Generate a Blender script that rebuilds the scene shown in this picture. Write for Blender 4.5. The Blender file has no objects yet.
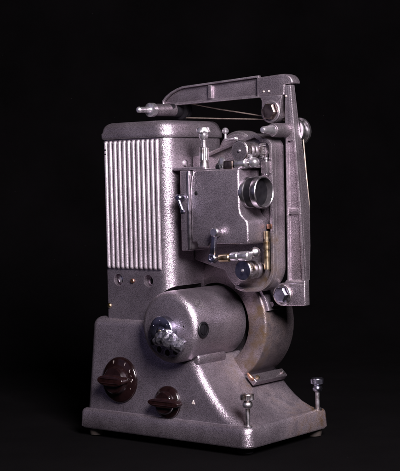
import bpy, bmesh, math, random
from mathutils import Vector, Matrix, noise
random.seed(7)
S = 0.001                      # everything below is laid out in millimetres
sc = bpy.context.scene
COL = sc.collection
pi = math.pi

# ------------------------------------------------------------------ materials
def new_mat(name):
    m = bpy.data.materials.new(name); m.use_nodes = True
    nt = m.node_tree
    return m, nt, nt.nodes['Principled BSDF']

def N(nt, typ, **kw):
    n = nt.nodes.new(typ)
    for k, v in kw.items():
        if k in n.inputs: n.inputs[k].default_value = v
        else: setattr(n, k, v)
    return n

def ramp(nt, fac, stops):
    r = nt.nodes.new('ShaderNodeValToRGB')
    el = r.color_ramp.elements
    while len(el) < len(stops): el.new(0.5)
    for e, (p, c) in zip(el, stops):
        e.position = p
        e.color = c if len(c) == 4 else (*c, 1)
    nt.links.new(fac, r.inputs[0])
    return r

def mixc(nt, fac, a, b, mode='MIX'):
    m = nt.nodes.new('ShaderNodeMix'); m.data_type = 'RGBA'; m.blend_type = mode
    for sock, v in ((m.inputs[0], fac), (m.inputs[6], a), (m.inputs[7], b)):
        if hasattr(v, 'is_output'): nt.links.new(v, sock)
        elif isinstance(v, (int, float)): sock.default_value = v
        else: sock.default_value = (*v, 1)
    return m.outputs[2]

def math_n(nt, op, a, b=0.0, clamp=False):
    m = nt.nodes.new('ShaderNodeMath'); m.operation = op; m.use_clamp = clamp
    for sock, v in ((m.inputs[0], a), (m.inputs[1], b)):
        if hasattr(v, 'is_output'): nt.links.new(v, sock)
        else: sock.default_value = v
    return m.outputs[0]

def hammertone(name, base=(0.385, 0.335, 0.380), rough=0.36, metallic=0.88, bump=0.62, cell=1450, stains=(), wear=True, wr=.0012):
    """stains: (x,y,z,radius mm, strength) places where oil and rust have browned the paint"""
    m, nt, b = new_mat(name)
    tc = N(nt, 'ShaderNodeTexCoord')
    co = tc.outputs['Object']
    v = N(nt, 'ShaderNodeTexVoronoi', feature='SMOOTH_F1', Scale=float(cell), Smoothness=0.6)
    # warp the cells so that the hammer pattern is not a clean grid
    wn = N(nt, 'ShaderNodeTexNoise', Scale=520.0, Detail=2.0)
    nt.links.new(co, wn.inputs['Vector'])
    warp = N(nt, 'ShaderNodeVectorMath', operation='MULTIPLY_ADD')
    nt.links.new(wn.outputs['Color'], warp.inputs[0]); warp.inputs[1].default_value = (.0013,)*3
    nt.links.new(co, warp.inputs[2])
    nt.links.new(warp.outputs[0], v.inputs['Vector'])
    n2 = N(nt, 'ShaderNodeTexNoise', Scale=1100.0, Detail=3.0, Roughness=0.6)
    nt.links.new(co, n2.inputs['Vector'])
    n3 = N(nt, 'ShaderNodeTexNoise', Scale=26.0, Detail=5.0, Roughness=0.62)
    nt.links.new(co, n3.inputs['Vector'])
    h = math_n(nt, 'ADD', math_n(nt, 'MULTIPLY', v.outputs['Distance'], 1.0), math_n(nt, 'MULTIPLY', n2.outputs['Fac'], 0.55))
    bp = N(nt, 'ShaderNodeBump', Strength=bump, Distance=0.00030)
    nt.links.new(h, bp.inputs['Height'])
    nt.links.new(bp.outputs[0], b.inputs['Normal'])
    # colour: valleys of the hammer finish are darker pigment
    dark = tuple(c*0.55 for c in base); light = tuple(min(1, c*1.25) for c in base)
    r = ramp(nt, h, [(0.25, light), (0.62, base), (0.95, dark)])
    big = ramp(nt, n3.outputs['Fac'], [(0.3, (0.74, 0.72, 0.73)), (0.65, (1.08, 1.08, 1.08))])
    col = mixc(nt, 1.0, r.outputs[0], big.outputs[0], 'MULTIPLY')
    rough_v = math_n(nt, 'ADD', math_n(nt, 'MULTIPLY', n3.outputs['Fac'], 0.18), rough-0.09)
    if wear:
        bev = N(nt, 'ShaderNodeBevel'); bev.samples = 4; bev.inputs['Radius'].default_value = wr
        ge = N(nt, 'ShaderNodeNewGeometry')
        dt = N(nt, 'ShaderNodeVectorMath', operation='DOT_PRODUCT')
        nt.links.new(bev.outputs[0], dt.inputs[0]); nt.links.new(ge.outputs['Normal'], dt.inputs[1])
        wn2 = N(nt, 'ShaderNodeTexNoise', Scale=130.0, Detail=4.0)
        nt.links.new(co, wn2.inputs['Vector'])
        e = ramp(nt, dt.outputs['Value'], [(0.93, (1, 1, 1)), (0.997, (0, 0, 0))])
        em = math_n(nt, 'MULTIPLY', e.outputs[0], ramp(nt, wn2.outputs['Fac'], [(0.38, (0.15,)*3), (0.6, (0.9,)*3)]).outputs[0])
        col = mixc(nt, em, col, (0.62, 0.56, 0.60))
    met = None
    for (x, y, z, rad, st) in stains:
        d = N(nt, 'ShaderNodeVectorMath', operation='DISTANCE')
        nt.links.new(co, d.inputs[0]); d.inputs[1].default_value = (x*S, y*S, z*S)
        ns = N(nt, 'ShaderNodeTexNoise', Scale=90.0, Detail=6.0, Roughness=0.65)
        nt.links.new(co, ns.inputs['Vector'])
        fall = math_n(nt, 'SUBTRACT', 1.0, math_n(nt, 'DIVIDE', d.outputs['Value'], rad*S), True)
        k = math_n(nt, 'MULTIPLY', fall, 1.6)
        k = math_n(nt, 'MULTIPLY', k, ramp(nt, ns.outputs['Fac'], [(0.36, (0.12,)*3), (0.66, (1,)*3)]).outputs[0])
        k = math_n(nt, 'MULTIPLY', k, st, True)
        col = mixc(nt, k, col, (0.066, 0.041, 0.021))
        rest = math_n(nt, 'SUBTRACT', 1.0, math_n(nt, 'MULTIPLY', k, 0.75))
        met = rest if met is None else math_n(nt, 'MULTIPLY', met, rest)
    nt.links.new(col, b.inputs['Base Color'])
    nt.links.new(rough_v, b.inputs['Roughness'])
    b.inputs['Metallic'].default_value = metallic
    if met is not None: nt.links.new(math_n(nt, 'MULTIPLY', met, metallic), b.inputs['Metallic'])
    return m

def metal(name, color, rough=0.18, scale=160, var=0.14, bump=0.05, metallic=1.0, tarnish=None):
    m, nt, b = new_mat(name)
    tc = N(nt, 'ShaderNodeTexCoord')
    n = N(nt, 'ShaderNodeTexNoise', Scale=float(scale), Detail=5.0, Roughness=0.6)
    nt.links.new(tc.outputs['Object'], n.inputs['Vector'])
    rv = math_n(nt, 'ADD', math_n(nt, 'MULTIPLY', n.outputs['Fac'], var*2), max(0.02, rough-var))
    nt.links.new(rv, b.inputs['Roughness'])
    t = tarnish or tuple(c*0.55 for c in color)
    r = ramp(nt, n.outputs['Fac'], [(0.33, t), (0.55, color)])
    nt.links.new(r.outputs[0], b.inputs['Base Color'])
    b.inputs['Metallic'].default_value = metallic
    n2 = N(nt, 'ShaderNodeTexNoise', Scale=900.0, Detail=2.0)
    nt.links.new(tc.outputs['Object'], n2.inputs['Vector'])
    bp = N(nt, 'ShaderNodeBump', Strength=bump, Distance=0.0003)
    nt.links.new(n2.outputs['Fac'], bp.inputs['Height']); nt.links.new(bp.outputs[0], b.inputs['Normal'])
    return m

M = {}
M['paint'] = hammertone('hammertone_paint')
M['base'] = hammertone('hammertone_base', stains=[(-46, 68, 58, 26, .9), (-34, 92, 46, 30, 0.5), (-4, 136, 20, 32, 1.1), (-10, 14, 22, 12, 0.5), (2, 95, 2, 44, 0.8), (-60, 66, 80, 34, .9), (-20, 112, 34, 34, .5)])
M['drum'] = hammertone('hammertone_drum', base=(0.25, 0.212, 0.23), stains=[(-40, 73, 132, 20, .9), (-34, 73, 110, 18, .8), (-40, 73, 86, 20, .8), (-52, 73, 66, 26, 0.95), (-50, 72, 105, 60, .7)])  # base darkened: the weaker light on the drum is put into its paint
M['plate'] = hammertone('hammertone_plate', base=(0.30, 0.265, 0.29), stains=[(-14, 56, 174, 24, 1.0), (-32, 56, 160, 20, 0.9), (-7, 57, 205, 20, 0.8), (-80, 60, 300, 20, 0.5)])
M['arm'] = hammertone('hammertone_arm', base=(0.36, 0.312, 0.348), rough=0.37, wr=.0022)
M['rib'] = hammertone('pale_rib', base=(0.60, 0.535, 0.59), rough=0.40, metallic=0.75, bump=0.28, wear=False)  # ribs in a lighter tone than the body paint
M['dark'] = hammertone('painted_gap_shade', base=(0.02, 0.018, 0.02), metallic=0.0, wear=False)  # near-black tone: the shade of gaps put into the colour
M['chrome'] = metal('chrome', (0.74, 0.71, 0.75), 0.27, var=.1, metallic=.92)
M['oiled'] = metal('oiled_steel', (0.24, 0.19, 0.17), 0.34, tarnish=(0.10, 0.07, 0.06))
M['steel'] = metal('worn_steel', (0.55, 0.52, 0.55), 0.36, tarnish=(0.22, 0.17, 0.14))
M['aluminium'] = metal('aluminium', (0.66, 0.63, 0.66), 0.30, var=0.1)
M['brass'] = metal('tarnished_brass', (0.44, 0.36, 0.25), 0.36, tarnish=(0.22, 0.14, 0.06))
M['copper'] = metal('rusty_copper', (0.36, 0.21, 0.15), 0.45, tarnish=(0.10, 0.05, 0.03))
M['bluesteel'] = metal('polished_dark_steel', (0.30, 0.30, 0.37), 0.27, var=.1)
M['bakelite'] = metal('brown_bakelite', (0.007, 0.003, 0.0032), 0.16, metallic=0.0, bump=0.03, var=0.08)
M['grip'] = metal('red_brown_bakelite', (0.010, 0.0038, 0.0038), 0.2, metallic=0.0, bump=0.03, var=0.08)
M['black'] = metal('black_plastic', (0.005, 0.0045, 0.006), 0.5, metallic=0.0, var=0.1)
M['blackbore'] = metal('matt_black_bore', (0.03, 0.027, 0.03), 0.5, metallic=0.0, var=.05)
M['white'] = metal('white_filling', (0.5, 0.45, 0.42), 0.5, metallic=0.0, tarnish=(0.2, 0.17, 0.15))
M['rubber'] = metal('old_rubber', (0.032, 0.025, 0.021), 0.6, metallic=0.0, tarnish=(0.02, 0.016, 0.014))
M['belt'] = metal('spring_belt', (0.36, 0.30, 0.25), 0.42, metallic=0.7)
M['corroded'] = metal('corroded_zinc', (0.46, 0.44, 0.50), 0.36, scale=330, var=0.16, bump=0.8, metallic=0.95, tarnish=(0.12, 0.12, 0.17))
M['black'].node_tree.nodes['Principled BSDF'].inputs['Specular IOR Level'].default_value = .25
def glass_mat():
    m, nt, b = new_mat('lens_glass')
    b.inputs['Base Color'].default_value = (0.01, 0.01, 0.014, 1)
    b.inputs['Roughness'].default_value = 0.06
    b.inputs['Specular IOR Level'].default_value = 0.12
    n = N(nt, 'ShaderNodeTexNoise', Scale=200.0); tc = N(nt, 'ShaderNodeTexCoord')
    nt.links.new(tc.outputs['Object'], n.inputs['Vector'])
    nt.links.new(math_n(nt, 'ADD', math_n(nt, 'MULTIPLY', n.outputs['Fac'], 0.1), 0.28), b.inputs['Roughness'])
    return m
M['glass'] = glass_mat()

# ------------------------------------------------------------------ mesh building
class MB:
    """collects pieces in mm and links them as ONE mesh object"""
    def __init__(s): s.bm = bmesh.new()
    def faces(s, vs, fs):
        bv = [s.bm.verts.new(v) for v in vs]
        for f in fs:
            try: s.bm.faces.new([bv[i] for i in f])
            except ValueError: pass
        return bv
    def _bevel(s, geo_verts, w, seg, ang=38):
        vs = set(geo_verts)
        es = set()
        for v in vs:
            for e in v.link_edges:
                if len(e.link_faces) == 2 and e.calc_face_angle(0) > math.radians(ang): es.add(e)
        if es:
            bmesh.ops.bevel(s.bm, geom=list(es), offset=w, segments=seg, profile=0.5, affect='EDGES', clamp_overlap=True)
    def prism(s, pts, axis, a0, a1, bevel=0, seg=3, only_front=False):
        """polygon pts in the plane across `axis` ('x': (y,z)  'y': (x,z)  'z': (x,y)), a0/a1 may be functions of the point"""
        f0 = a0 if callable(a0) else (lambda p: a0)
        f1 = a1 if callable(a1) else (lambda p: a1)
        def mk(p, a):
            return {'x': (a, p[0], p[1]), 'y': (p[0], a, p[1]), 'z': (p[0], p[1], a)}[axis]
        n = len(pts)
        vs = [mk(p, f0(p)) for p in pts] + [mk(p, f1(p)) for p in pts]
        fs = [tuple(range(n)), tuple(range(2*n-1, n-1, -1))] + [(i, i+n, (i+1) % n+n, (i+1) % n) for i in range(n)]
        before = set(s.bm.verts)
        bv = s.faces(vs, fs)
        bmesh.ops.recalc_face_normals(s.bm, faces=list({f for v in bv for f in v.link_faces}))
        if bevel: s._bevel(bv, bevel, seg)
        return s
    def box(s, x0, x1, y0, y1, z0, z1, bevel=0, seg=3):
        return s.prism([(x0, z0), (x1, z0), (x1, z1), (x0, z1)], 'y', y0, y1, bevel, seg)
    def lathe(s, prof, org, axis, n=48, mod=None, cap=True):
        """prof: (t along axis, radius) list; mod(k) multiplies the radius for chosen rows (knurling)"""
        A = Vector(axis).normalized()
        U = A.orthogonal().normalized(); W = A.cross(U)
        o = Vector(org); rings = []
        for (t, r, *flag) in prof:
            ring = []
            for k in range(n):
                a = 2*pi*k/n
                rr = r*(mod(k) if (mod and flag) else 1)
                ring.append(s.bm.verts.new(o + A*t + (U*math.cos(a) + W*math.sin(a))*rr))
            rings.append(ring)
        fs = []
        for a, b in zip(rings, rings[1:]):
            for k in range(n):
                fs.append(s.bm.faces.new((a[k], a[(k+1) % n], b[(k+1) % n], b[k])))
        if cap:
            fs.append(s.bm.faces.new(rings[0][::-1])); fs.append(s.bm.faces.new(rings[-1]))
        bmesh.ops.recalc_face_normals(s.bm, faces=fs)
        return s
    def tube(s, pts, r, n=12, r_list=None):
        pts = [Vector(p) for p in pts]; rings = []
        for i, p in enumerate(pts):
            d = (pts[min(i+1, len(pts)-1)] - pts[max(i-1, 0)]).normalized()
            U = d.cross(Vector((0.13, 0.31, 0.94))).normalized(); W = d.cross(U)
            rr = r_list[i] if r_list else r
            rings.append([s.bm.verts.new(p + (U*math.cos(2*pi*k/n) + W*math.sin(2*pi*k/n))*rr) for k in range(n)])
        fs = []
        for a, b in zip(rings, rings[1:]):
            for k in range(n): fs.append(s.bm.faces.new((a[k], a[(k+1) % n], b[(k+1) % n], b[k])))
        fs.append(s.bm.faces.new(rings[0][::-1])); fs.append(s.bm.faces.new(rings[-1]))
        bmesh.ops.recalc_face_normals(s.bm, faces=fs)
        return s
    def rrloft(s, secs, n=10, left=1.0):
        """stack of rounded rectangles: (z, x0, x1, y0, y1, corner radius)"""
        rings = []
        for (z, x0, x1, y0, y1, r) in secs:
            ring = []; q = max(.4, r*left)      # left: how round the far-left corners are
            for cx, cy, a0, r in ((x1-r, y1-r, 0, r), (x0+q, y1-q, 90, q), (x0+q, y0+q, 180, q), (x1-r, y0+r, 270, r)):
                for k in range(n+1):
                    a = math.radians(a0 + 90*k/n)
                    ring.append(s.bm.verts.new((cx + r*math.cos(a), cy + r*math.sin(a), z)))
            rings.append(ring)
        L = len(rings[0]); fs = []
        for a, b in zip(rings, rings[1:]):
            for k in range(L): fs.append(s.bm.faces.new((a[k], a[(k+1) % L], b[(k+1) % L], b[k])))
        fs.append(s.bm.faces.new(rings[0][::-1])); fs.append(s.bm.faces.new(rings[-1]))
        bmesh.ops.recalc_face_normals(s.bm, faces=fs)
        return s
    def hexbolt(s, org, axis, r, h, turn=0.0):
        A = Vector(axis).normalized(); U = A.orthogonal().normalized(); W = A.cross(U); o = Vector(org)
        rows = []
        for t, rr in ((0, r), (h*0.82, r), (h, r*0.84)):
            rows.append([s.bm.verts.new(o + A*t + (U*math.cos(turn+pi/3*k) + W*math.sin(turn+pi/3*k))*rr) for k in range(6)])
        fs = []
        for a, b in zip(rows, rows[1:]):
            for k in range(6): fs.append(s.bm.faces.new((a[k], a[(k+1) % 6], b[(k+1) % 6], b[k])))
        fs.append(s.bm.faces.new(rows[0][::-1])); fs.append(s.bm.faces.new(rows[-1]))
        bmesh.ops.recalc_face_normals(s.bm, faces=fs)
        return s
    def build(s, name, mat, parent=None, sharp=32, label=None, cuts=None):
        me = bpy.data.meshes.new(name)
        bmesh.ops.scale(s.bm, vec=(S, S, S), verts=s.bm.verts)
        for f in s.bm.faces: f.smooth = True
        for e in s.bm.edges:
            e.smooth = not (len(e.link_faces) == 2 and e.calc_face_angle(0) > math.radians(sharp))
        s.bm.to_mesh(me); s.bm.free()
        me.materials.append(mat)
        o = bpy.data.objects.new(name, me); COL.objects.link(o)
        if cuts is not None: carve(o, cuts, sharp)
        if parent is not None:
            o.parent = parent; o.matrix_parent_inverse = parent.matrix_world.inverted()
        if label: o['label'] = label
        return o

def carve(o, cmb, sharp):
    """cut real holes, then throw the cutting shape away"""
    me = bpy.data.meshes.new('cut'); bmesh.ops.scale(cmb.bm, vec=(S, S, S), verts=cmb.bm.verts)
    cmb.bm.to_mesh(me); cmb.bm.free()
    c = bpy.data.objects.new('cut', me); COL.objects.link(c)
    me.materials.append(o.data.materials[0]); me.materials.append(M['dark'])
    md = o.modifiers.new('cut', 'BOOLEAN')
    md.material_mode = 'TRANSFER'; md.operation = 'DIFFERENCE'; md.object = c; md.solver = 'EXACT'
    dg = bpy.context.evaluated_depsgraph_get(); dg.update()
    nm = bpy.data.meshes.new_from_object(o.evaluated_get(dg))
    o.modifiers.clear()
    old = o.data; o.data = nm; bpy.data.meshes.remove(old)
    bpy.data.objects.remove(c); bpy.data.meshes.remove(me)
    bm = bmesh.new(); bm.from_mesh(nm)
    for f in bm.faces: f.smooth = True
    for e in bm.edges:
        e.smooth = not (len(e.link_faces) == 2 and e.calc_face_angle(0) > math.radians(sharp))
    bm.to_mesh(nm); bm.free()

def knurl(k): return 1.0 if k % 2 else 0.95

def arc(cx, cz, r, a0, a1, n=8):
    return [(cx + r*math.cos(math.radians(a0 + (a1-a0)*i/n)), cz + r*math.sin(math.radians(a0 + (a1-a0)*i/n))) for i in range(n+1)]

def inset(pts, d):
    """inset a closed counter-clockwise polygon by d"""
    out = []; n = len(pts)
    for i in range(n):
        p0, p1, p2 = Vector(pts[i-1]), Vector(pts[i]), Vector(pts[(i+1) % n])
        e1 = (p1-p0).normalized(); e2 = (p2-p1).normalized()
        n1 = Vector((-e1.y, e1.x)); n2 = Vector((-e2.y, e2.x))
        b = n1+n2
        if b.length < 1e-4: b = n1
        b.normalize(); k = d/max(0.35, b.dot(n1))
        out.append(tuple(p1 + b*k))
    return out

def rim_y(mb, outer, d, y0, y1, bevel=0.5):
    """a raised frame following a closed outline, standing from y1 up to y0"""
    inner = inset(outer, d); n = len(outer)
    vs = [(x, y0, z) for x, z in outer] + [(x, y0, z) for x, z in inner] + [(x, y1, z) for x, z in outer] + [(x, y1, z) for x, z in inner]
    fs = []
    for i in range(n):
        j = (i+1) % n
        fs += [(i, j, n+j, n+i), (i, 2*n+i, 2*n+j, j), (n+i, n+j, 3*n+j, 3*n+i), (2*n+i, 3*n+i, 3*n+j, 2*n+j)]
    bv = mb.faces(vs, fs)
    bmesh.ops.recalc_face_normals(mb.bm, faces=list({f for v in bv for f in v.link_faces}))
    if bevel: mb._bevel(bv, bevel, 2)

def text_mesh(name, txt, size, depth, mat, parent, loc, rot, sx=1.0):
    cu = bpy.data.curves.new(name, 'FONT'); cu.body = txt; cu.size = size*S; cu.extrude = depth*S
    cu.align_x = 'CENTER'; cu.align_y = 'CENTER'
    t = bpy.data.objects.new('lettering', cu); COL.objects.link(t)
    dg = bpy.context.evaluated_depsgraph_get(); dg.update()
    me = bpy.data.meshes.new_from_object(t.evaluated_get(dg))
    bpy.data.objects.remove(t); bpy.data.curves.remove(cu)
    me.transform(Matrix.Translation(Vector(loc)*S) @ rot @ Matrix.Diagonal((sx, 1, 1, 1)))
    me.materials.clear(); me.materials.append(mat)
    o = bpy.data.objects.new(name, me); COL.objects.link(o)
    o.parent = parent; o.matrix_parent_inverse = parent.matrix_world.inverted()
    return o

# ------------------------------------------------------------------ the projector
root = bpy.data.objects.new('film_projector', None); COL.objects.link(root)
root.location = (-0.115, 0.069, -0.009); root.empty_display_size = 0.05
root['label'] = 'vintage grey hammertone film projector with folded reel arms on black cloth'
root['category'] = 'projector'
bpy.context.view_layer.update()

# ---- base casting
W, LX = 146, 236
b = MB()
b.rrloft([(0, -LX+2, -1.5, 1.5, W-1.5, 9), (2, -LX, 0, 0, W, 10), (14, -LX+.6, -.6, .6, W-.6, 10), (18, -LX+1, -1, 1, W-1, 10),
          (20.2, -LX+2, -2.2, 2.2, W-2.2, 9.5), (21.4, -LX+4, -4.5, 4.5, W-4.5, 8)], 10, .55)
prof = [(-LX+5.4, 1), (-LX+5.4, 24), (-226.4, 110)] + [p for p in arc(-215.2, 111.5, 11.3, 172, 92, 6)] + [(-150, 123), (-116, 87), (-79, 85), (-66.5, 68.5), (-58, 57), (-48, 45), (-38, 35.5), (-28, 28.5), (-18, 24), (-4, 19.5), (-4, 1)]
prof = prof[::-1]
yf = lambda p: 5.0 + (p[1]-20)*0.075
yb = lambda p: W - 5.0 - (p[1]-20)*0.075
RB = 9.5
rowsb = [[(x, yf((x, z)) + RB*(1-math.sin(pi/2*k/8)), z) for x, z in inset(prof, RB*(1-math.cos(pi/2*k/8)))] for k in range(8, -1, -1)]
rowsb += [[(x, yb((x, z)) - RB*(1-math.sin(pi/2*k/8)), z) for x, z in inset(prof, RB*(1-math.cos(pi/2*k/8)))] for k in range(0, 9)]
L_ = len(prof)
b.faces([v for r_ in rowsb for v in r_], [(i*L_+k, i*L_+(k+1) % L_, (i+1)*L_+(k+1) % L_, (i+1)*L_+k) for i in range(len(rowsb)-1) for k in range(L_)] + [tuple(range(L_)), tuple((len(rowsb)-1)*L_+k for k in range(L_-1, -1, -1))])
bmesh.ops.recalc_face_normals(b.bm, faces=b.bm.faces[:])
base = b.build('base', M['base'], root, sharp=40)
# rubber feet
for x, y in ((-20, 20), (-LX+14, 14), (-14, W-12), (-LX+14, W-12)):
    f = MB(); f.lathe([(-9, 6.8), (-8.2, 8.2), (-4, 9.0), (0.5, 9.2)], (x, y, 0), (0, 0, 1), 32)
    f.build('rubber_foot', M['rubber'] if (y > 50) == (x > -50) else M['black'], base)
# case screws standing on the front corners
for x, y in ((-7.5, 9.0), (-6.5, W-14)):
    f = MB()
    f.lathe([(20, 4.6), (21.8, 4.6), (22.4, 3.8)], (x, y, 0), (0, 0, 1), 24)
    f.lathe([(21, 2.4), (42, 2.4)], (x, y, 0), (0, 0, 1), 20)
    ts = f.build('case_screw', M['steel'], root)
    h = MB()
    h.lathe([(t+3.6, r) for t, r in [(36.0, 2.6), (36.6, 3.6), (38, 5.0), (40, 5.5), (42, 5.0), (43.2, 3.9), (44.2, 4.2)]], (x, y, 0), (0, 0, 1), 32)
    h.lathe([(47.6, 4.4), (48.4, 6.2, 1), (49, 7.0, 1), (53.8, 7.0, 1), (54.8, 6.2), (54.9, 2.6), (54.2, 1.6)], (x, y, 0), (0, 0, 1), 56, knurl)
    h.build('knurled_head', M['bluesteel'] if y > 50 else M['steel'], ts)

# ---- switch dials on the operating side
def wing(mb, cx, cz, y0, y1, half, t):
    """lens-shaped pointer grip lying along x"""
    pts = [(cx - half*math.cos(a), cz + t*math.sin(a)*(1 if math.sin(a) > 0 else 1)) for a in [pi*2*i/28 for i in range(28)]]
    pts = [(cx + half*math.copysign(abs(math.cos(2*pi*i/28))**0.8, math.cos(2*pi*i/28)), cz + t*math.sin(2*pi*i/28)) for i in range(28)]
    mb.prism(pts, 'y', y0, y1, 1.4, 3)
def dial(cx, cz, R, hubR, half, t, yo, gx=0):
    yface = 5.0 + (cz-20)*0.075
    d = MB(); ax = (0, -1, 0.075)
    d.lathe([(-2, R), (1.2, R), (2.6, R*.965), (3.6, R*.90), (4.6, hubR*1.16), (5.4, hubR*1.08), (yo*.62, hubR), (yo*.70, hubR*.9)], (cx, yface, cz), ax, 64)
    o = d.build('switch_dial', M['bakelite'], root)
    g = MB(); wing(g, cx+gx, cz+1, yface-yo, yface-yo*.35, half, t)
    for s in (-1, 1): wing(g, cx+gx, cz+1+s*t*.42, yface-yo-.5, yface-yo+1, half*.72, .55)
    g.build('pointer_grip', M['grip'], o)
    return o, yface
d1, y1 = dial(-179.5, 56, 25, 14.5, 18.5, 6.0, 18)
rotf = Matrix.Rotation(pi/2-0.075, 4, 'X')
for ch, a, s in (('F', 110, 4.4), ('1', 62, 4.4), ('L', 33, 4.2), ('2', 3, 4.8), ('-', 18, 4.2), ('-', -22, 3.6)):
    x = -179.5 + 20.3*math.cos(math.radians(a)); z = 56 + 20.3*math.sin(math.radians(a))
    text_mesh('dial_mark', ch, s, 0.12, M['white'], d1, (x, y1 - 4.15 + (z-56)*0.075, z), rotf @ Matrix.Rotation(math.radians((a-90)*0.5), 4, 'Z'))
d2, y2 = dial(-110.5, 37.5, 17.5, 11.5, 21, 4.8, 14, 3.5)
f = MB(); f.prism([(-78.2, 38.6), (-74.2, 38.6), (-76.2, 43.0)], 'y', 6.0, 7.6); f.build('pointer_mark', M['white'], base)

# ---- lamp house
X0, X1, Y0, Y1 = -205, -113, 17, 117
hb = MB()
hb.rrloft([(112, X0, X1, Y0, Y1, 15), (316.6, X0, X1, Y0, Y1, 15)], 12, .16)
cut = MB()
for x in (-187, -143.5):
    cut.lathe([(-2, 6.6), (7.5, 6.6)], (x, Y0, 164), (0, 1, 0), 40)
n_port = len(cut.bm.faces)
cut.lathe([(-30, 43.5), (52, 43.5)], (-96.0, Y0, 118.8), (0, 1, 0), 96)
cut.bm.faces.ensure_lookup_table()
for fc in cut.bm.faces[n_port:]: fc.material_index = 1  # walls of the motor gap coloured dark to paint in its shade
lamp = hb.build('lamp_house', M['paint'], root, sharp=30, cuts=cut)
lid = MB()
secs = [(317.0, X0-2, X1+2, Y0-2, Y1+2, 17), (318.2, X0-2.6, X1+2.6, Y0-2.6, Y1+2.6, 17.5), (323, X0-2.6, X1+2.6, Y0-2.6, Y1+2.6, 17.5), (324.2, X0-1.6, X1+1.6, Y0-1.6, Y1+1.6, 16.5), (325.6, X0-1.4, X1+1.4, Y0-1.4, Y1+1.4, 16.5)]
for k in range(1, 9):
    a = k/8*pi/2; dd = 9.5*(1-math.cos(a)) - 1.4
    secs.append((325.6 + 9.5*math.sin(a), X0+dd, X1-dd, Y0+dd, Y1-dd, 17.5-dd))
lid.rrloft(secs, 12, .3); lid.build('lid', M['paint'], lamp, sharp=50)
# ribbed grille
g = MB(); g.box(-203.4, -123.4, Y0-0.45, Y0+1.5, 177.4, 315.2); g.build('grille_shade_sheet', M['dark'], lamp)  # dark sheet standing in for the shade between the ribs
g = MB(); pitch = 6.7
for i in range(12):
    x = -199.2 + i*pitch
    sec = [(-2.1, 0.2), (-2.05, -1.8), (-1.7, -2.7), (-0.9, -3.3), (0, -3.5), (0.9, -3.3), (1.7, -2.7), (2.05, -1.8), (2.1, 0.2)]
    rows = []
    z0, z1 = 176.2, 315.6
    zs = [(z0+.0, .25), (z0+.7, .68), (z0+1.9, .93), (z0+3.2, 1), (z1-3.2, 1), (z1-1.9, .93), (z1-.7, .68), (z1, .25)]
    for z, k in zs: rows.append([g.bm.verts.new((x + p[0]*(0.35+.65*k), Y0 + p[1]*k, z)) for p in sec])
    fs = []
    for a_, b_ in zip(rows, rows[1:]):
        for k in range(len(sec)-1): fs.append(g.bm.faces.new((a_[k], a_[k+1], b_[k+1], b_[k])))
        fs.append(g.bm.faces.new((a_[-1], a_[0], b_[0], b_[-1])))
    fs.append(g.bm.faces.new(rows[0])); fs.append(g.bm.faces.new(rows[-1][::-1]))
    bmesh.ops.recalc_face_normals(g.bm, faces=fs)
g.build('grille_ribs', M['rib'], lamp, sharp=50)
f = MB(); f.box(-200.9, -197.6, Y0-3.8, Y0, 305.0, 306.6, .4, 2); f.box(-200.9, -197.6, Y0-3.8, Y0, 300.6, 302.0, .4, 2)
f.build('grille_catch', M['black'], lamp)
# screws on the lamp house
def screw(x, y, z, r, ax, mat, parent, name='screw', h=2.0, slot=True, turn=30):
    s = MB(); A = Vector(ax).normalized()
    s.lathe([(-1.5, r), (h*.45, r), (h*.8, r*.85), (h, r*.5), (h*1.04, 0.02)], (x, y, z), ax, 28)
    c = None
    if slot:
        c = MB(); U = A.orthogonal().normalized(); Wd = A.cross(U)
        cs, sn = math.cos(math.radians(turn)), math.sin(math.radians(turn))
        U2 = U*cs + Wd*sn; W2 = -U*sn + Wd*cs; o = Vector((x, y, z))
        vs = []
        for t in (h*.45, h*1.6):
            for a_, b_ in ((-1, -1), (1, -1), (1, 1), (-1, 1)):
                vs.append(o + A*t + U2*(a_*r*1.3) + W2*(b_*r*.16))
        bv = c.faces(vs, [(0, 1, 2, 3), (7, 6, 5, 4), (0, 4, 5, 1), (1, 5, 6, 2), (2, 6, 7, 3), (3, 7, 4, 0)])
        bmesh.ops.recalc_face_normals(c.bm, faces=c.bm.faces[:])
    return s.build(name, mat, parent, cuts=c)
screw(-185.4, Y0+5.2, 164.5, 4.6, (0, -1, 0), M['chrome'], lamp, h=3.4)
screw(-141.2, Y0+6.0, 163.6, 3.9, (0, -1, 0), M['black'], lamp, h=3)
screw(-166.3, Y0, 163.4, 2.7, (0, -1, 0), M['copper'], lamp, h=1.8)
screw(-201.4, Y0+1, 135.2, 3.0, (-0.25, -1, 0), M['brass'], lamp, h=2.6)
screw(X1, 46.8, 289, 4.0, (1, 0, 0), M['aluminium'], lamp, h=1.2, turn=70)

# ---- motor
MX, MZ, MR, ME = -96.0, 118.8, 37.6, -9.0
mo = MB()
pr = [(60-ME+3, MR), (14, MR)]
pr = [(0, 27.5), (0.3, 28.6)] + [(8.5 - 8.2*math.cos(a), MR-8.2 + 8.2*math.sin(a)) for a in [pi/2*i/8 for i in range(9)]] + [(85, MR), (86, MR-1), (86, 25), (91, 25)]
mo.lathe([(0, 0.4)] + pr, (MX, ME, MZ), (0, 1, 0), 112)
cut = MB()
for ang in (218, 243, 268, 293):
    cut.lathe([(-2, 3.5), (8, 3.5)], (MX + 26.2*math.cos(math.radians(ang)), ME, MZ + 26.2*math.sin(math.radians(ang))), (0, 1, 0), 28)
cut.lathe([(-2, 1.3), (5, 1.3)], (MX+22, ME, MZ+2), (0, 1, 0), 16)
motor = mo.build('motor', M['paint'], root, sharp=30, cuts=cut)
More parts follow.
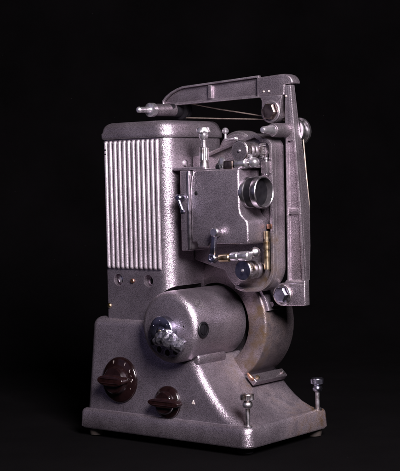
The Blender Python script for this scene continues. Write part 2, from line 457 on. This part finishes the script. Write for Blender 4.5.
# cradle under the motor
f = MB(); f.prism([(-112, 78), (-74, 78), (-72.5, 84), (-74, 89.5), (-80, 95), (-112, 95)], 'y', 13, 60, 2.2, 3); f.build('cradle', M['paint'], motor)
# brush cap
f = MB(); f.lathe([(-3, 8.4), (0.8, 8.4), (1.5, 7.8), (1.6, 6.4), (0.5, 6.1), (0.5, 5.5), (1.5, 5.2), (1.9, 3.4), (1.9, .1)], (MX+MR-.4, 4.0, MZ-1.5), (1, 0, 0), 40)
f.box(MX+MR+.8, MX+MR+2.3, 3.4, 4.6, MZ-5.5, MZ+2.5)
f.build('brush_cap', M['black'], motor)
# worn maker's patch on the barrel: a curved tag
f = MB(); vs = []; fs = []
na, ny = 8, 6
for i in range(na+1):
    for j in range(ny+1):
        a = math.radians(48 - 16*i/na + random.uniform(-1, 1)*(1 if i in (0, na) else .0))
        y = 2 + 13*j/ny + random.uniform(-1, 1)*(1.2 if j in (0, ny) else 0)
        r = MR + .22 + random.uniform(0, .25)
        vs.append((MX + r*math.cos(a), y, MZ + r*math.sin(a)))
for i in range(na):
    for j in range(ny):
        if random.random() > .22: fs.append((i*(ny+1)+j, (i+1)*(ny+1)+j, (i+1)*(ny+1)+j+1, i*(ny+1)+j+1))
f.faces(vs, fs); f.build('worn_tag', hammertone('worn_tag', base=(.40, .36, .385), wear=False, bump=.9, cell=400), motor)
# control knob with the crumbled casting on it
kx, kz = -98.5, 116
f = MB()
f.lathe([(-1, 15.2), (7, 15.2, 1), (7.8, 14.6), (8.1, 13.6), (8.1, 6.5), (7.4, 6.1), (7.4, 4.4), (9.4, 4.2), (9.8, 3.4), (9.8, 2.0), (8.6, 1.8), (8.6, .05)], (kx, ME, kz), (0, -1, 0), 72)
knob = f.build('control_knob', M['bluesteel'], motor)
f = MB()
for ang in (38, 95, 152):
    f.lathe([(7.9, .8), (8.4, .7), (8.5, .3)], (kx + 11*math.cos(math.radians(ang)), ME, kz + 11*math.sin(math.radians(ang))), (0, -1, 0), 14)
f.build('index_dots', M['aluminium'], knob)
f = MB(); f.lathe([(9.6, 1.9), (10.4, 1.5), (10.6, .05)], (kx, ME, kz), (0, -1, 0), 20); f.build('hub_screw', M['brass'], knob)
f = MB()
def lump(c, rad, sub=3, amp=.30, fr=.10, seed=0):
    tmp = bmesh.new(); bmesh.ops.create_icosphere(tmp, subdivisions=sub, radius=1)
    off = Vector((seed*3.1, seed*1.7, seed*5.3))
    vs = []
    for v in tmp.verts:
        d = v.co.normalized()
        p = Vector((d.x*rad[0], d.y*rad[1], d.z*rad[2]))
        rdg = 1 - abs(noise.noise(p*fr + off))*2.4
        rdg2 = 1 - abs(noise.noise(p*fr*2.3 + off*2))*2.0
        vs.append(Vector(c) + p*(1 + amp*(rdg-.5) + amp*.55*(rdg2-.5)))
    tmp.verts.index_update()
    f.faces(vs, [tuple(v.index for v in fc.verts) for fc in tmp.faces]); tmp.free()
lump((-94, ME-10.5, 110.0), (10, 4.5, 7), seed=1)
lump((-84, ME-11, 108.0), (10.5, 5.5, 8), seed=2)
lump((-75, ME-9, 104.0), (9, 6, 8), seed=3)
lump((-101, ME-9.5, 105.5), (6, 4, 5), seed=5)
lump((-88, ME-9.5, 114.5), (7, 4.5, 5), seed=7)
f.build('crumbled_knob_casting', M['corroded'], knob, sharp=22)

# ---- shutter housing: drum behind the motor
DX, DZ, DR, DY = -96.5, 116, 66, 74
f = MB()
f.lathe([(16, .5), (16, 43), (.6, 43), (0, 43.7), (0, DR-3), (.6, DR-.9), (2.0, DR-.1), (3.2, DR), (50, DR), (53, DR-1.5), (54.5, DR-5), (54.5, .5)], (DX, DY, DZ), (0, 1, 0), 160)
drum = f.build('shutter_housing', M['drum'], root, sharp=50)
f = MB(); f.lathe([(.8, 42.9), (15.6, 42.9), (15.7, .5)], (DX, DY, DZ), (0, 1, 0), 96, cap=False); f.build('well_shade_liner', M['dark'], drum, sharp=50)  # dark liner: shade of the gap around the motor, as colour
# hinged catch lying on the drum
f = MB(); na = 10
vs = []; fs = []
for i in range(na+1):
    a = math.radians(13 + 32*i/na)
    for (r, y) in ((DR-.5, 76.8), (DR+3.4, 76.8), (DR+4.2, 78.4), (DR+4.2, 99), (DR+3.4, 101), (DR-.5, 101)):
        vs.append((DX + r*math.cos(a), y, DZ + r*math.sin(a)))
for i in range(na):
    for k in range(6): fs.append((i*6+k, i*6+(k+1) % 6, (i+1)*6+(k+1) % 6, (i+1)*6+k))
fs += [tuple(range(6)), tuple(na*6+k for k in range(5, -1, -1))]
bv = f.faces(vs, fs); bmesh.ops.recalc_face_normals(f.bm, faces=f.bm.faces[:])
a = math.radians(18)
f.tube([(DX + (DR+5)*math.cos(a), 83, DZ + (DR+5)*math.sin(a)), (DX + (DR+5)*math.cos(a), 96, DZ + (DR+5)*math.sin(a))], 2.6, 16)
f.build('cover_catch', M['paint'], drum, sharp=40)
# strip screwed on the slope at the drum's foot
f = MB()
nrm = Vector((0.70, 0, 0.71)); tg = Vector((-0.71, 0, 0.70)); c0 = Vector((-45, 60, 61))
def slab(mb, o, u, v, n, lu, lv, h0, h1, bev):
    vs = [o + u*a + v*b_ + n*h for h in (h0, h1) for a, b_ in ((0, 0), (lu, 0), (lu, lv), (0, lv))]
    bv = mb.faces(vs, [(0, 1, 2, 3), (7, 6, 5, 4), (0, 4, 5, 1), (1, 5, 6, 2), (2, 6, 7, 3), (3, 7, 4, 0)])
    bmesh.ops.recalc_face_normals(mb.bm, faces=list({q for w in bv for q in w.link_faces}))
    mb._bevel(bv, bev, 3)
o0 = Vector((-37.5, 60, 55.0)) - nrm*17.5
o0 = Vector((-46.2, 72.5, 52.6))
slab(f, o0, Vector((0, 1, 0)), tg, nrm, 57, 10.5, -3, 4.2, 1.2)
strip = f.build('clamp_strip', M['plate'], root)
for t in (6.5, 51.5):
    p = o0 + Vector((0, t, 0)) + tg*5.2 + nrm*4.2
    screw(p.x, p.y, p.z, 2.6, nrm, M['brass'] if t < 20 else M['steel'], strip, h=2.2, turn=50)
f = MB(); p = o0 + tg*7 + nrm*2
f.tube([p + Vector((-4, -1.8, 5.5)), p + Vector((-2, -1.6, 3.4)), p + Vector((-.4, -1, 1.2)), p + Vector((1, 0, -.6)), p + Vector((2.6, 2.5, -2.0))], 2, 14, [1.2, 2.0, 2.4, 2.3, 1.5])
f.build('rusty_lug', M['copper'], strip)

# ---- mechanism plate
PX = -2.5
outl = [(-112, 185)] + [(-86, 178)] + arc(-40, 186, 33, 200, 270, 8) + arc(-30, 180, 27, 285, 360, 9) + [(PX, 240), (PX, 296)] + arc(-12, 302, 10, 15, 100, 5) + [(-24, 317.5), (-56, 309), (-88, 299), (-112, 296)]
f = MB(); f.prism(outl, 'y', 58, 74, 1.0, 2)
ins = inset(outl, 4.0); i0, i1 = 7, len(outl)-2
f.prism(outl[i0:i1+1] + ins[i0:i1+1][::-1], 'y', 53, 59, .6, 2)
plate = f.build('mechanism_plate', M['plate'], root)

# ---- gate and lens block
f = MB(); f.box(-99, -88.2, 20.5, 56, 197, 281, 1.2, 3); gate = f.build('film_gate', M['paint'], root)
f = MB(); f.box(-88, -85.6, 18.6, 54, 199, 280.5, .6, 2); f.build('pressure_plate', M['aluminium'], gate)
f = MB(); f.box(-111, -70, 24, 55, 281.2, 284.5, .9, 2); f.build('top_bracket', M['paint'], gate)
f = MB()
f.tube([(-95.2, 12.5, 252.8), (-93, 12.3, 247), (-89.2, 12.6, 238)], 1.7, 14)
f.lathe([(0, 3.6), (9, 3.6), (10, 2.8), (10.2, .1)], (-95.2, 21, 252.8), (0, -1, 0), 24)
f.lathe([(0, 2.4), (2.5, 2.4), (3, 1.6), (3.05, .1)], (-89.2, 13.6, 238), (0, -1, 0), 20)
f.build('gate_lever', M['bluesteel'], gate)
blk = [(-84.5, 206), (-78, 206), (-77, 200.5), (-62, 200.5)] + [(-60, 204.5)] + arc(-14.5, 208.5, 4, 270, 360, 5) + [(-10.6, 224), (-11.4, 227.6), (-13.6, 230.2), (-17.2, 232.6), (-19.8, 236), (-21, 241)] + [(-21, 281)] + arc(-73, 270.5, 10.5, 90, 180, 7) + [(-84.5, 262)]
f = MB(); f.prism(blk, 'y', 20, 57, 2.2, 4)
block = f.build('lens_block', M['paint'], root, sharp=40)
f = MB(); f.box(-83.8, -22.2, 22.8, 56, 262, 282.6, 1.6, 3); f.build('block_cap', M['paint'], block)
screw(-76.8, 20, 257, 2.2, (0, -1, 0), M['black'], block, h=.8)
LY, LZ = 36.4, 257
f = MB(); f.lathe([(-5, 16.2), (0.9, 16.2), (1.7, 15.8), (1.9, 14.4)], (-18.4, LY, LZ), (1, 0, 0), 72)
lens = f.build('lens', M['aluminium'], root)
f = MB(); f.lathe([(1.5, 15.2), (11, 15.2)], (-18.4, LY, LZ), (1, 0, 0), 72); f.build('barrel_band', M['black'], lens)
f = MB(); f.lathe([(10.4, 15.3), (10.6, 16.2), (11.1, 16.5), (17.0, 16.5), (17.7, 16.0), (17.9, 15.2), (17.2, 14.6)], (-18.4, LY, LZ), (1, 0, 0), 72, cap=False)
f.build('lens_ring', M['aluminium'], lens)
f = MB(); f.lathe([(17.4, 14.7), (12, 14.1), (4, 13.6), (-12, 12.6)], (-18.4, LY, LZ), (1, 0, 0), 72, cap=False); f.build('lens_bore', M['blackbore'], lens)
f = MB(); f.lathe([(-13, 13.2), (-11.8, 12.6), (-10.4, 9), (-9.7, 5), (-9.5, .1)], (-18.4, LY, LZ), (1, 0, 0), 48); f.build('front_glass', M['glass'], lens)

# ---- focusing thumb screw on the gate
f = MB()
f.lathe([(283, 5.3), (289, 5.3), (289.3, 4.7), (291, 4.7), (291.3, 5.3, 1), (304.0, 5.3, 1), (305.2, 4.4)], (-74, 31, 0), (0, 0, 1), 40, knurl)
f.lathe([(304, 2.7), (316, 3.0)], (-74, 31, 0), (0, 0, 1), 24)
th = f.build('thumb_screw', M['steel'], root)
f = MB()
f.lathe([(312, 2.6), (313.5, 4.2), (316.5, 5.2), (318.8, 5.0), (319.6, 4.3)], (-74, 31, 0), (0, 0, 1), 36)
f.lathe([(319.2, 5), (320.2, 7.4, 1), (324.4, 7.4, 1), (325.2, 6.8), (325.3, .1)], (-74, 31, 0), (0, 0, 1), 56, knurl); f.build('knurled_head', M['chrome'], th)

# ---- sprockets and guide rollers
def sprocket(cx, cz, mat, sy, sl):
    f = MB()
    f.lathe([(0, 9.9), (.6, 10.6), (3.4, 10.8, 1), (4.2, 10.4), (4.4, 7.2), (7.2, 7.2), (7.4, 9.6), (9.4, 9.6), (9.6, 6.6), (14, 6.6), (14.2, 9.4), (16.2, 9.4), (16.4, 6.4), (20.5, 6.4), (20.7, 9.2), (22.5, 9.2), (22.7, 6), (26, 6), (26.2, 8), (28, 8), (28.2, 5.5), (sl, 5.5)], (cx, sy, cz), (0, 1, 0), 72, knurl)
    o = f.build('sprocket', M['steel'], root)
    f = MB(); f.lathe([(-.35, .1), (-.35, 9.3), (.8, 9.8)], (cx, sy, cz), (0, 1, 0), 56); f.build('end_disc', mat, o)
    f = MB(); f.lathe([(-2.0, .1), (-1.6, 1.2), (0, 1.9)], (cx, sy, cz), (0, 1, 0), 24); f.build('centre_pin', M['chrome'], o)
    return o
sprocket(-20.4, 299.4, M['plate'], 22, 40); sprocket(-22.0, 177.6, M['bluesteel'], 25, 37)
def upper_guide():
    f = MB()
    f.tube([(-60, 28, 285.2), (-12, 28, 288.6)], 2.0, 14)
    o = f.build('film_guide', M['steel'], root)
    f = MB(); f.lathe([(0, 4.4), (5.5, 4.8), (6.4, 3.4)], (-61, 27, 284.4), (1, 0, 0.05), 32); f.build('end_roller', M['black'], o)
    f = MB(); f.lathe([(0, 4.4), (1.6, 4.6), (2.4, 3.0)], (-53.8, 25, 290.4), (0, -1, 0.1), 24); f.lathe([(0, 3.6), (2, 4.8), (4, 3.8)], (-55, 28, 285.2), (1, 0, .05), 24); f.build('roller_collar', M['chrome'], o)
    f = MB(); f.box(-51, -39, 22.5, 33, 282, 291, 1.2, 3); f.build('guide_block', M['oiled'], o)
    f = MB(); f.lathe([(0, 3.6), (1.2, 5.0), (3.4, 5.3), (14.2, 5.5), (15.5, 4.6), (16, 2.6)], (-38.0, 27, 287.2), (1, 0, .06), 36); f.build('guide_barrel', M['chrome'], o)
    f = MB(); f.lathe([(0, 3.2), (2, 5.2), (5, 5.6), (8, 4.4), (9.6, 2.4), (10.2, .1)], (-20.5, 29, 288.2), (1, 0, .05), 32)
    f.lathe([(0, 2.2), (3.5, 2.4), (4.5, 1.4), (4.7, .1)], (-20, 29, 292), (0, 0, 1), 20); f.build('end_finial', M['chrome'], o)
    f = MB(); f.box(-50, -22, 33, 58, 283, 286, .8, 2); f.build('guide_bracket', M['plate'], o)
    for q in [o] + list(o.children): q.data.transform(Matrix.Translation((.0085, 0, -.0012)))
upper_guide()
def lower_guide():
    f = MB(); f.tube([(-50, 18, 191.6), (-8, 30, 196.6)], 2.0, 14); o = f.build('film_guide', M['steel'], root)
    f = MB(); f.lathe([(0, 3.0), (1, 4.2), (12, 4.4), (13, 3.6)], (-46.5, 17.5, 192), (1, .18, .06), 32); f.build('guide_roller', M['brass'], o)
    f = MB(); f.lathe([(0, 3.6), (2, 4.8), (9, 4.8), (10, 4.0), (12, 5.0), (22, 5.2), (23.5, 4.2), (24, 2.2)], (-33.5, 20, 193.6), (1, .10, .05), 36); f.build('guide_barrel', M['chrome'], o)
    f = MB(); f.lathe([(0, 3.2), (2, 5.0), (4.5, 5.4), (7, 4.2), (8.8, 2.4), (9.2, .1)], (-12.5, 28.5, 197.5), (1, .1, .2), 32); f.build('end_finial', M['steel'], o)
    # crank with rounded ends
    f = MB(); pts = []
    A = Vector((-47.6, 216.8)); B = Vector((-51, 190.4)); n_ = (A-B).normalized(); p_ = Vector((-n_.y, n_.x))
    f.prism([tuple(B + p_*3.2), tuple(B - p_*3.2), tuple(A - p_*2.6), tuple(A + p_*2.6)], 'y', 10.5, 14.5, .9, 3)
    f.lathe([(0, 5.0), (4.8, 5.0), (5.8, 4.2), (5.9, 2.6), (4.4, 2.2), (4.4, .1)], (B.x, 15.5, B.y), (0, -1, 0), 36)
    c = f.build('crank', M['bluesteel'], o)
    f = MB(); f.lathe([(-4.5, 4.2), (0, 4.8), (4.0, 4.8), (5.2, 3.8), (5.3, .1)], (A.x, 15, A.y), (.15, -1, 0.1), 36); f.build('crank_end', M['aluminium'], c)
    for q in [o] + [k for k in o.children if k is not c]: q.data.transform(Matrix.Translation((0, 0, -.0018)))
lower_guide()
# film channel hardware right of the gate
f = MB(); f.lathe([(178, 3.2), (196, 3.2), (196.3, 2.4), (198, 2.4), (198.3, 3.4), (206, 3.4), (206.3, 2.2), (209, 2.2), (209.3, 3.0), (217, 3.0)], (-6.4, 46, 0), (0, 0, 1), 28)
f.build('roller_pin', M['brass'], plate)
f = MB(); f.box(-10.6, -6.2, 57.3, 60, 176, 296, .3, 1); f.build('channel_shade_strip', M['dark'], plate)  # dark strip laid on the plate to paint the gap's shade
f = MB(); f.box(-9.2, -4.6, 50, 57, 219, 224, .6, 2); f.build('pin_stop', M['copper'], plate)
f = MB(); pts = [(-9 + 2.9*math.cos(t*.5), 46 + 2.9*math.sin(t*.5), 291 + t*.13) for t in range(120)]; f.tube(pts, .62, 6)
f.build('coil_spring', M['steel'], plate)
f = MB(); f.lathe([(274.5, 2.3), (290, 2.3), (290.3, 4.0), (292, 4.0)], (-7.6, 49.5, 0), (0, 0, 1), 24); f.build('spring_pin', M['aluminium'], plate)
f = MB(); f.box(-12.2, -4.2, 46.5, 57, 276, 288, .8, 2); f.build('spring_housing', M['plate'], plate)
# small oiler lever behind the thumb screw
f = MB(); f.tube([(-60, 50, 321), (-60, 50, 313.5), (-58, 49, 311.8), (-44, 47, 312.8)], 1.5, 12)
f.lathe([(0, 2.0), (1.5, 3.4), (4, 3.6), (6, 2.2), (6.4, .1)], (-60, 50, 318.5), (0, 0, 1), 24)
f.lathe([(0, .1), (.5, 2.0), (3, 2.4), (4.5, .9)], (-46, 47.2, 312.7), (1, -.1, 0), 20)
f.build('oil_lever', M['chrome'], plate)
f = MB(); f.lathe([(-14, 26), (0, 26), (4, 25), (6, 22)], (-58, 71, 296), (0, -1, 0), 64); f.build('rear_boss', M['plate'], plate)

# ---- lower reel arm (stands upright, hinged at the bottom)
AY = 75
rows = [(366.6, -.6, 6.8, 82), (330, -.8, 9.4, 84.5), (290, -1.2, 12.8, 88.5), (240, -1.7, 16.4, 91.5), (200, -2.2, 17.9, 89), (165, -2.7, 18.9, 85)]
f = MB()
rr = []
for z, xa, xb, ybk in rows: rr.append([(xa, AY+3.4, z), (xb, AY+3.4, z), (xb, ybk, z), (xb-5, ybk, z), (xa, AY+7.5, z)])
vs = [v for r_ in rr for v in r_]; fs = []
for i in range(len(rr)-1):
    for k in range(5): fs.append((i*5+k, i*5+(k+1) % 5, (i+1)*5+(k+1) % 5, (i+1)*5+k))
fs += [tuple(range(5)), tuple((len(rr)-1)*5+k for k in range(4, -1, -1))]
f.faces(vs, fs); bmesh.ops.recalc_face_normals(f.bm, faces=f.bm.faces[:])
out = [(-2.8, 161), (19.0, 161), (16.4, 240), (12.8, 290), (6.8, 366.6), (-.6, 366.6), (-1.7, 240)]
rim_y(f, out, 2.5, AY, AY+4.2, .7)
f.box(-1.3, 16.0, AY+.6, AY+4.4, 233, 239.5, .6, 2)
f.prism([(-.2, 309), (10.6, 309), (6.4, 366), (-.2, 366)], 'y', AY+.1, AY+4.6, .6, 2)
ear = [(19.4, 138.6), (19.2, 165), (-4, 165), (-7, 161.5)] + arc(-8.5, 149.5, 12.2, 95, 250, 10) + [(-6, 137.6)]
f.prism(ear, 'y', AY+.2, AY+9, 1.1, 3)
arm = f.build('lower_reel_arm', M['arm'], root)
def bolt(cx, cz, y, mat_h, mat_w, parent, R=10.2, turn=.3):
    f = MB(); f.lathe([(-1, R), (1.6, R), (2.3, R-.7), (2.4, R-2.4), (1.4, R-2.8), (1.4, .2)], (cx, y, cz), (0, -1, 0), 48); w = f.build('washer', mat_w, parent)
    f = MB(); f.hexbolt((cx, y-1.2, cz), (0, -1, 0), R*.76, 5.2, turn); f.build('hex_bolt', mat_h, parent)
bolt(-8.3, 149.3, AY, M['bluesteel'], M['steel'], arm, R=11.4)
# spindle of the lower arm, with its pulley behind
f = MB(); f.lathe([(0, 7.6), (22, 7.2), (23.5, 6.4), (23.8, 5.6)], (-1, AY+1, 320), (0, -1, 0), 40)
sp = f.build('reel_spindle', M['plate'], arm)
f = MB(); f.lathe([(23, 5.4), (26, 5.2), (36, 3.7), (39.5, 3.4), (41, 2.4), (41.4, .1)], (-1, AY+1, 320), (0, -1, 0), 36); f.build('spindle_tip', M['chrome'], sp)
f = MB(); f.lathe([(9, 3), (11, 3), (11.2, 13), (12.5, 13.8), (14.6, 13.8), (15.6, 11.4), (18.0, 10.6), (20.8, 11.4), (21.6, 14.2), (24.0, 14.4), (25.4, 13.6), (25.5, .1)], (0.8, AY, 319), (0, 1, 0), 56); f.build('pulley', M['aluminium'], arm)
screw(1.0, AY+.1, 355.0, 1.1, (0, -1, 0), M['white'], arm, h=1, slot=False)

# ---- upper reel arm (folded back over the top)
def ztop(x): return 371.4 + (x+144)*(7.0/150)
out = [(-36, 357.5), (-36, ztop(-36)), (-138, ztop(-138)), (-146, 369.8), (-155, 366.4), (-162, 362.2), (-166, 358.6), (-166.2, 356.2), (-160, 355.4)]
out = out[::-1]
f = MB(); f.prism(out, 'y', AY+4, AY+11, 1.0, 2); rim_y(f, out, 2.2, AY, AY+4.6, .7)
f.box(-103, -98, AY+.6, AY+5, 358.5, ztop(-100)-.8, .7, 2)
cor = [(-36.5, 357.2), (-36.5, ztop(-36.5)), (-6, 378.1), (0, 378.0), (4.5, 376.4), (7.6, 373.8), (9.4, 370.6), (9.8, 367.6), (-.9, 367.2), (-1.2, 356.0)]
cor = cor[::-1]
f.prism(cor, 'y', AY-.3, AY+14, 1.5, 3)
tab = [(-34, 357.5), (-31, 352)] + [(-30.8, 340)] + arc(-18.5, 340, 12.3, 180, 330, 10) + [(-5.5, 352), (-3, 358)]
f.prism(tab, 'y', AY+.4, AY+10, 1.0, 2)
uarm = f.build('upper_reel_arm', M['arm'], root)
bolt(-18.3, 340, AY+.3, M['oiled'], M['plate'], uarm, R=11.8, turn=.15)
for x in (-27, -20.5): screw(x, AY-.3, 361.4, 1.1, (0, -1, 0), M['white'], uarm, h=.9, slot=False)
f = MB(); f.lathe([(0, 6.9), (30, 6.7), (31, 6.2), (36, 6.2), (37.2, 7.4), (42, 7.4), (43, 6.2)], (-152.5, AY+4, 348.6), (0, -1, -.02), 40)
sp = f.build('reel_spindle', M['plate'], uarm)
f = MB(); f.lathe([(36, 6.4), (37.0, 7.6), (42.5, 7.6), (43.2, 6.4), (43.4, 3.6), (58, 3.2), (59.4, 3.5), (61, 3.3), (62.4, 2.0), (62.6, .1)], (-152.5, AY+4, 348.6), (0, -1, -.02), 36); f.build('spindle_tip', M['chrome'], sp)
f = MB(); f.lathe([(-8, 6.8), (0, 6.8), (4, 7.4), (11, 7.4), (12, 10.2), (14.5, 10.6), (15, 8.0), (18.5, 8.0), (19, 10.4), (21.5, 10.2), (22, .2)], (-152.5, AY, 348.6), (0, 1, 0), 48); f.build('pulley', M['black'], uarm)
f = MB(); f.box(-146, -143.5, AY+6, AY+12, 355.5, 361, .4, 2); f.box(-141.5, -139.4, AY+6, AY+12, 356, 360, .4, 2); f.build('belt_clip', M['chrome'], uarm)

# ---- spring belt
f = MB()
f.tube([(-152, 93.5, 357.5), (-100, 94, 347), (-60, 94, 340), (-25, 95, 334), (0, 96, 331)], .75, 8)
f.tube([(-152, 94, 340.5), (-100, 94, 337), (-50, 94.5, 334), (-10, 95.5, 331)], .75, 8)
f.tube([(8.6, 92, 322), (10.6, 92, 300), (12.8, 92, 272), (15.4, 92, 243), (15.4, 90, 205), (13, 85, 155)], .8, 8)
f.build('spring_belt', M['belt'], root)

# ------------------------------------------------------------------ black cloth: table and backdrop
def cloth_mat(name, v):
    m, nt, bs = new_mat(name)
    tc = N(nt, 'ShaderNodeTexCoord')
    n = N(nt, 'ShaderNodeTexNoise', Scale=7.0, Detail=6.0, Roughness=.6); nt.links.new(tc.outputs['Object'], n.inputs['Vector'])
    fleck = N(nt, 'ShaderNodeTexVoronoi', Scale=42.0); nt.links.new(tc.outputs['Object'], fleck.inputs['Vector'])
    r = ramp(nt, n.outputs['Fac'], [(.3, (v*.6, v*.52, v*.6)), (.7, (v*1.25, v*1.1, v*1.25))])
    fl = ramp(nt, fleck.outputs['Distance'], [(.018, (1, 1, 1)), (.03, (0, 0, 0))])
    nt.links.new(mixc(nt, math_n(nt, 'MULTIPLY', fl.outputs[0], .02), r.outputs[0], (.5, .5, .52)), bs.inputs['Base Color'])
    bs.inputs['Roughness'].default_value = .95
    bs.inputs['Specular IOR Level'].default_value = .03
    w = N(nt, 'ShaderNodeTexNoise', Scale=900.0, Detail=2.0); nt.links.new(tc.outputs['Object'], w.inputs['Vector'])
    bp = N(nt, 'ShaderNodeBump', Strength=.4, Distance=.0006); nt.links.new(w.outputs['Fac'], bp.inputs['Height']); nt.links.new(bp.outputs[0], bs.inputs['Normal'])
    return m
def sheet(name, fn, nu, nv, mat):
    bm = bmesh.new(); g = [[bm.verts.new(fn(i/nu, j/nv)) for j in range(nv+1)] for i in range(nu+1)]
    for i in range(nu):
        for j in range(nv): bm.faces.new((g[i][j], g[i+1][j], g[i+1][j+1], g[i][j+1])).smooth = True
    me = bpy.data.meshes.new(name); bm.to_mesh(me); bm.free(); me.materials.append(mat)
    o = bpy.data.objects.new(name, me); COL.objects.link(o); o['kind'] = 'structure'
    return o
ctr = Vector((-.12, .07)); fw = Vector((-.633, .773)); rt = Vector((.774, .632))
def sweep(u, v):
    # one length of black cloth: lies under the projector and runs up behind it in a wide curve
    a = (u-.5)*3.4; t = v*3.6; flat = 1.45; rad = .5
    if t < flat: run, z = t, 0
    elif t < flat + rad*pi/2:
        q = (t-flat)/rad; run, z = flat + rad*math.sin(q), rad*(1-math.cos(q))
    else: run, z = flat+rad, rad + t-flat-rad*pi/2
    k = min(1, max(0, (t-flat+.1)/.6))
    run += k*(.035*noise.noise(Vector((a*1.6, z*.5, 3))) + .02*noise.noise(Vector((a*5+z*1.4, z*1.1, 8))))
    p = ctr + rt*a + fw*(-.9 + run)
    return (p.x, p.y, -.0092 + z)
sheet('table_cloth', sweep, 140, 150, cloth_mat('black_cloth', .0016))

# ------------------------------------------------------------------ lamps
def area(name, loc, target, w, h, power, color):
    l = bpy.data.lights.new(name, 'AREA'); l.shape = 'RECTANGLE'; l.size = w; l.size_y = h; l.energy = power; l.color = color
    o = bpy.data.objects.new(name, l); COL.objects.link(o); o.location = loc
    o.rotation_euler = (Vector(target)-Vector(loc)).to_track_quat('-Z', 'Y').to_euler()
    return o
area('key_softbox', (.90, -.62, .84), (-.09, .06, .18), .36, .50, 66, (1.0, .905, .97))
area('fill_window', (-.75, -1.05, .55), (-.1, .06, .2), .9, 1.0, 0.5, (.62, .56, 1.0))
area('added_front_fill', (.40, -1.35, .75), (-.1, .06, .2), 1.1, .5, 0.35, (1.0, .90, .96))  # added lamp: lifts the front faces and gives the chrome something to reflect
w = bpy.data.worlds.new('World'); sc.world = w; w.use_nodes = True
w.node_tree.nodes['Background'].inputs[0].default_value = (.55, .45, .55, 1)
w.node_tree.nodes['Background'].inputs[1].default_value = .004

# ------------------------------------------------------------------ camera
cd = bpy.data.cameras.new('Camera'); cam = bpy.data.objects.new('Camera', cd); COL.objects.link(cam)
r_ = Vector((0.77425453, 0.63241675, -0.02406209)); u_ = Vector((-0.00787899, 0.04764951, 0.99883304)); d_ = Vector((-0.63282529, 0.77316142, -0.04187565))
mt = Matrix((r_, u_, -d_)).transposed().to_4x4()
mt.translation = Vector((814.68562732, -1064.53551747, 271.96086241))*S
cam.matrix_world = mt
cd.sensor_fit = 'HORIZONTAL'; cd.sensor_width = 36; cd.lens = 36*1350/400
cd.clip_start = .05; cd.clip_end = 50
sc.camera = cam
sc.view_settings.view_transform = 'Standard'; sc.view_settings.look = 'None'
sc.view_settings.exposure = 0; sc.view_settings.gamma = 1
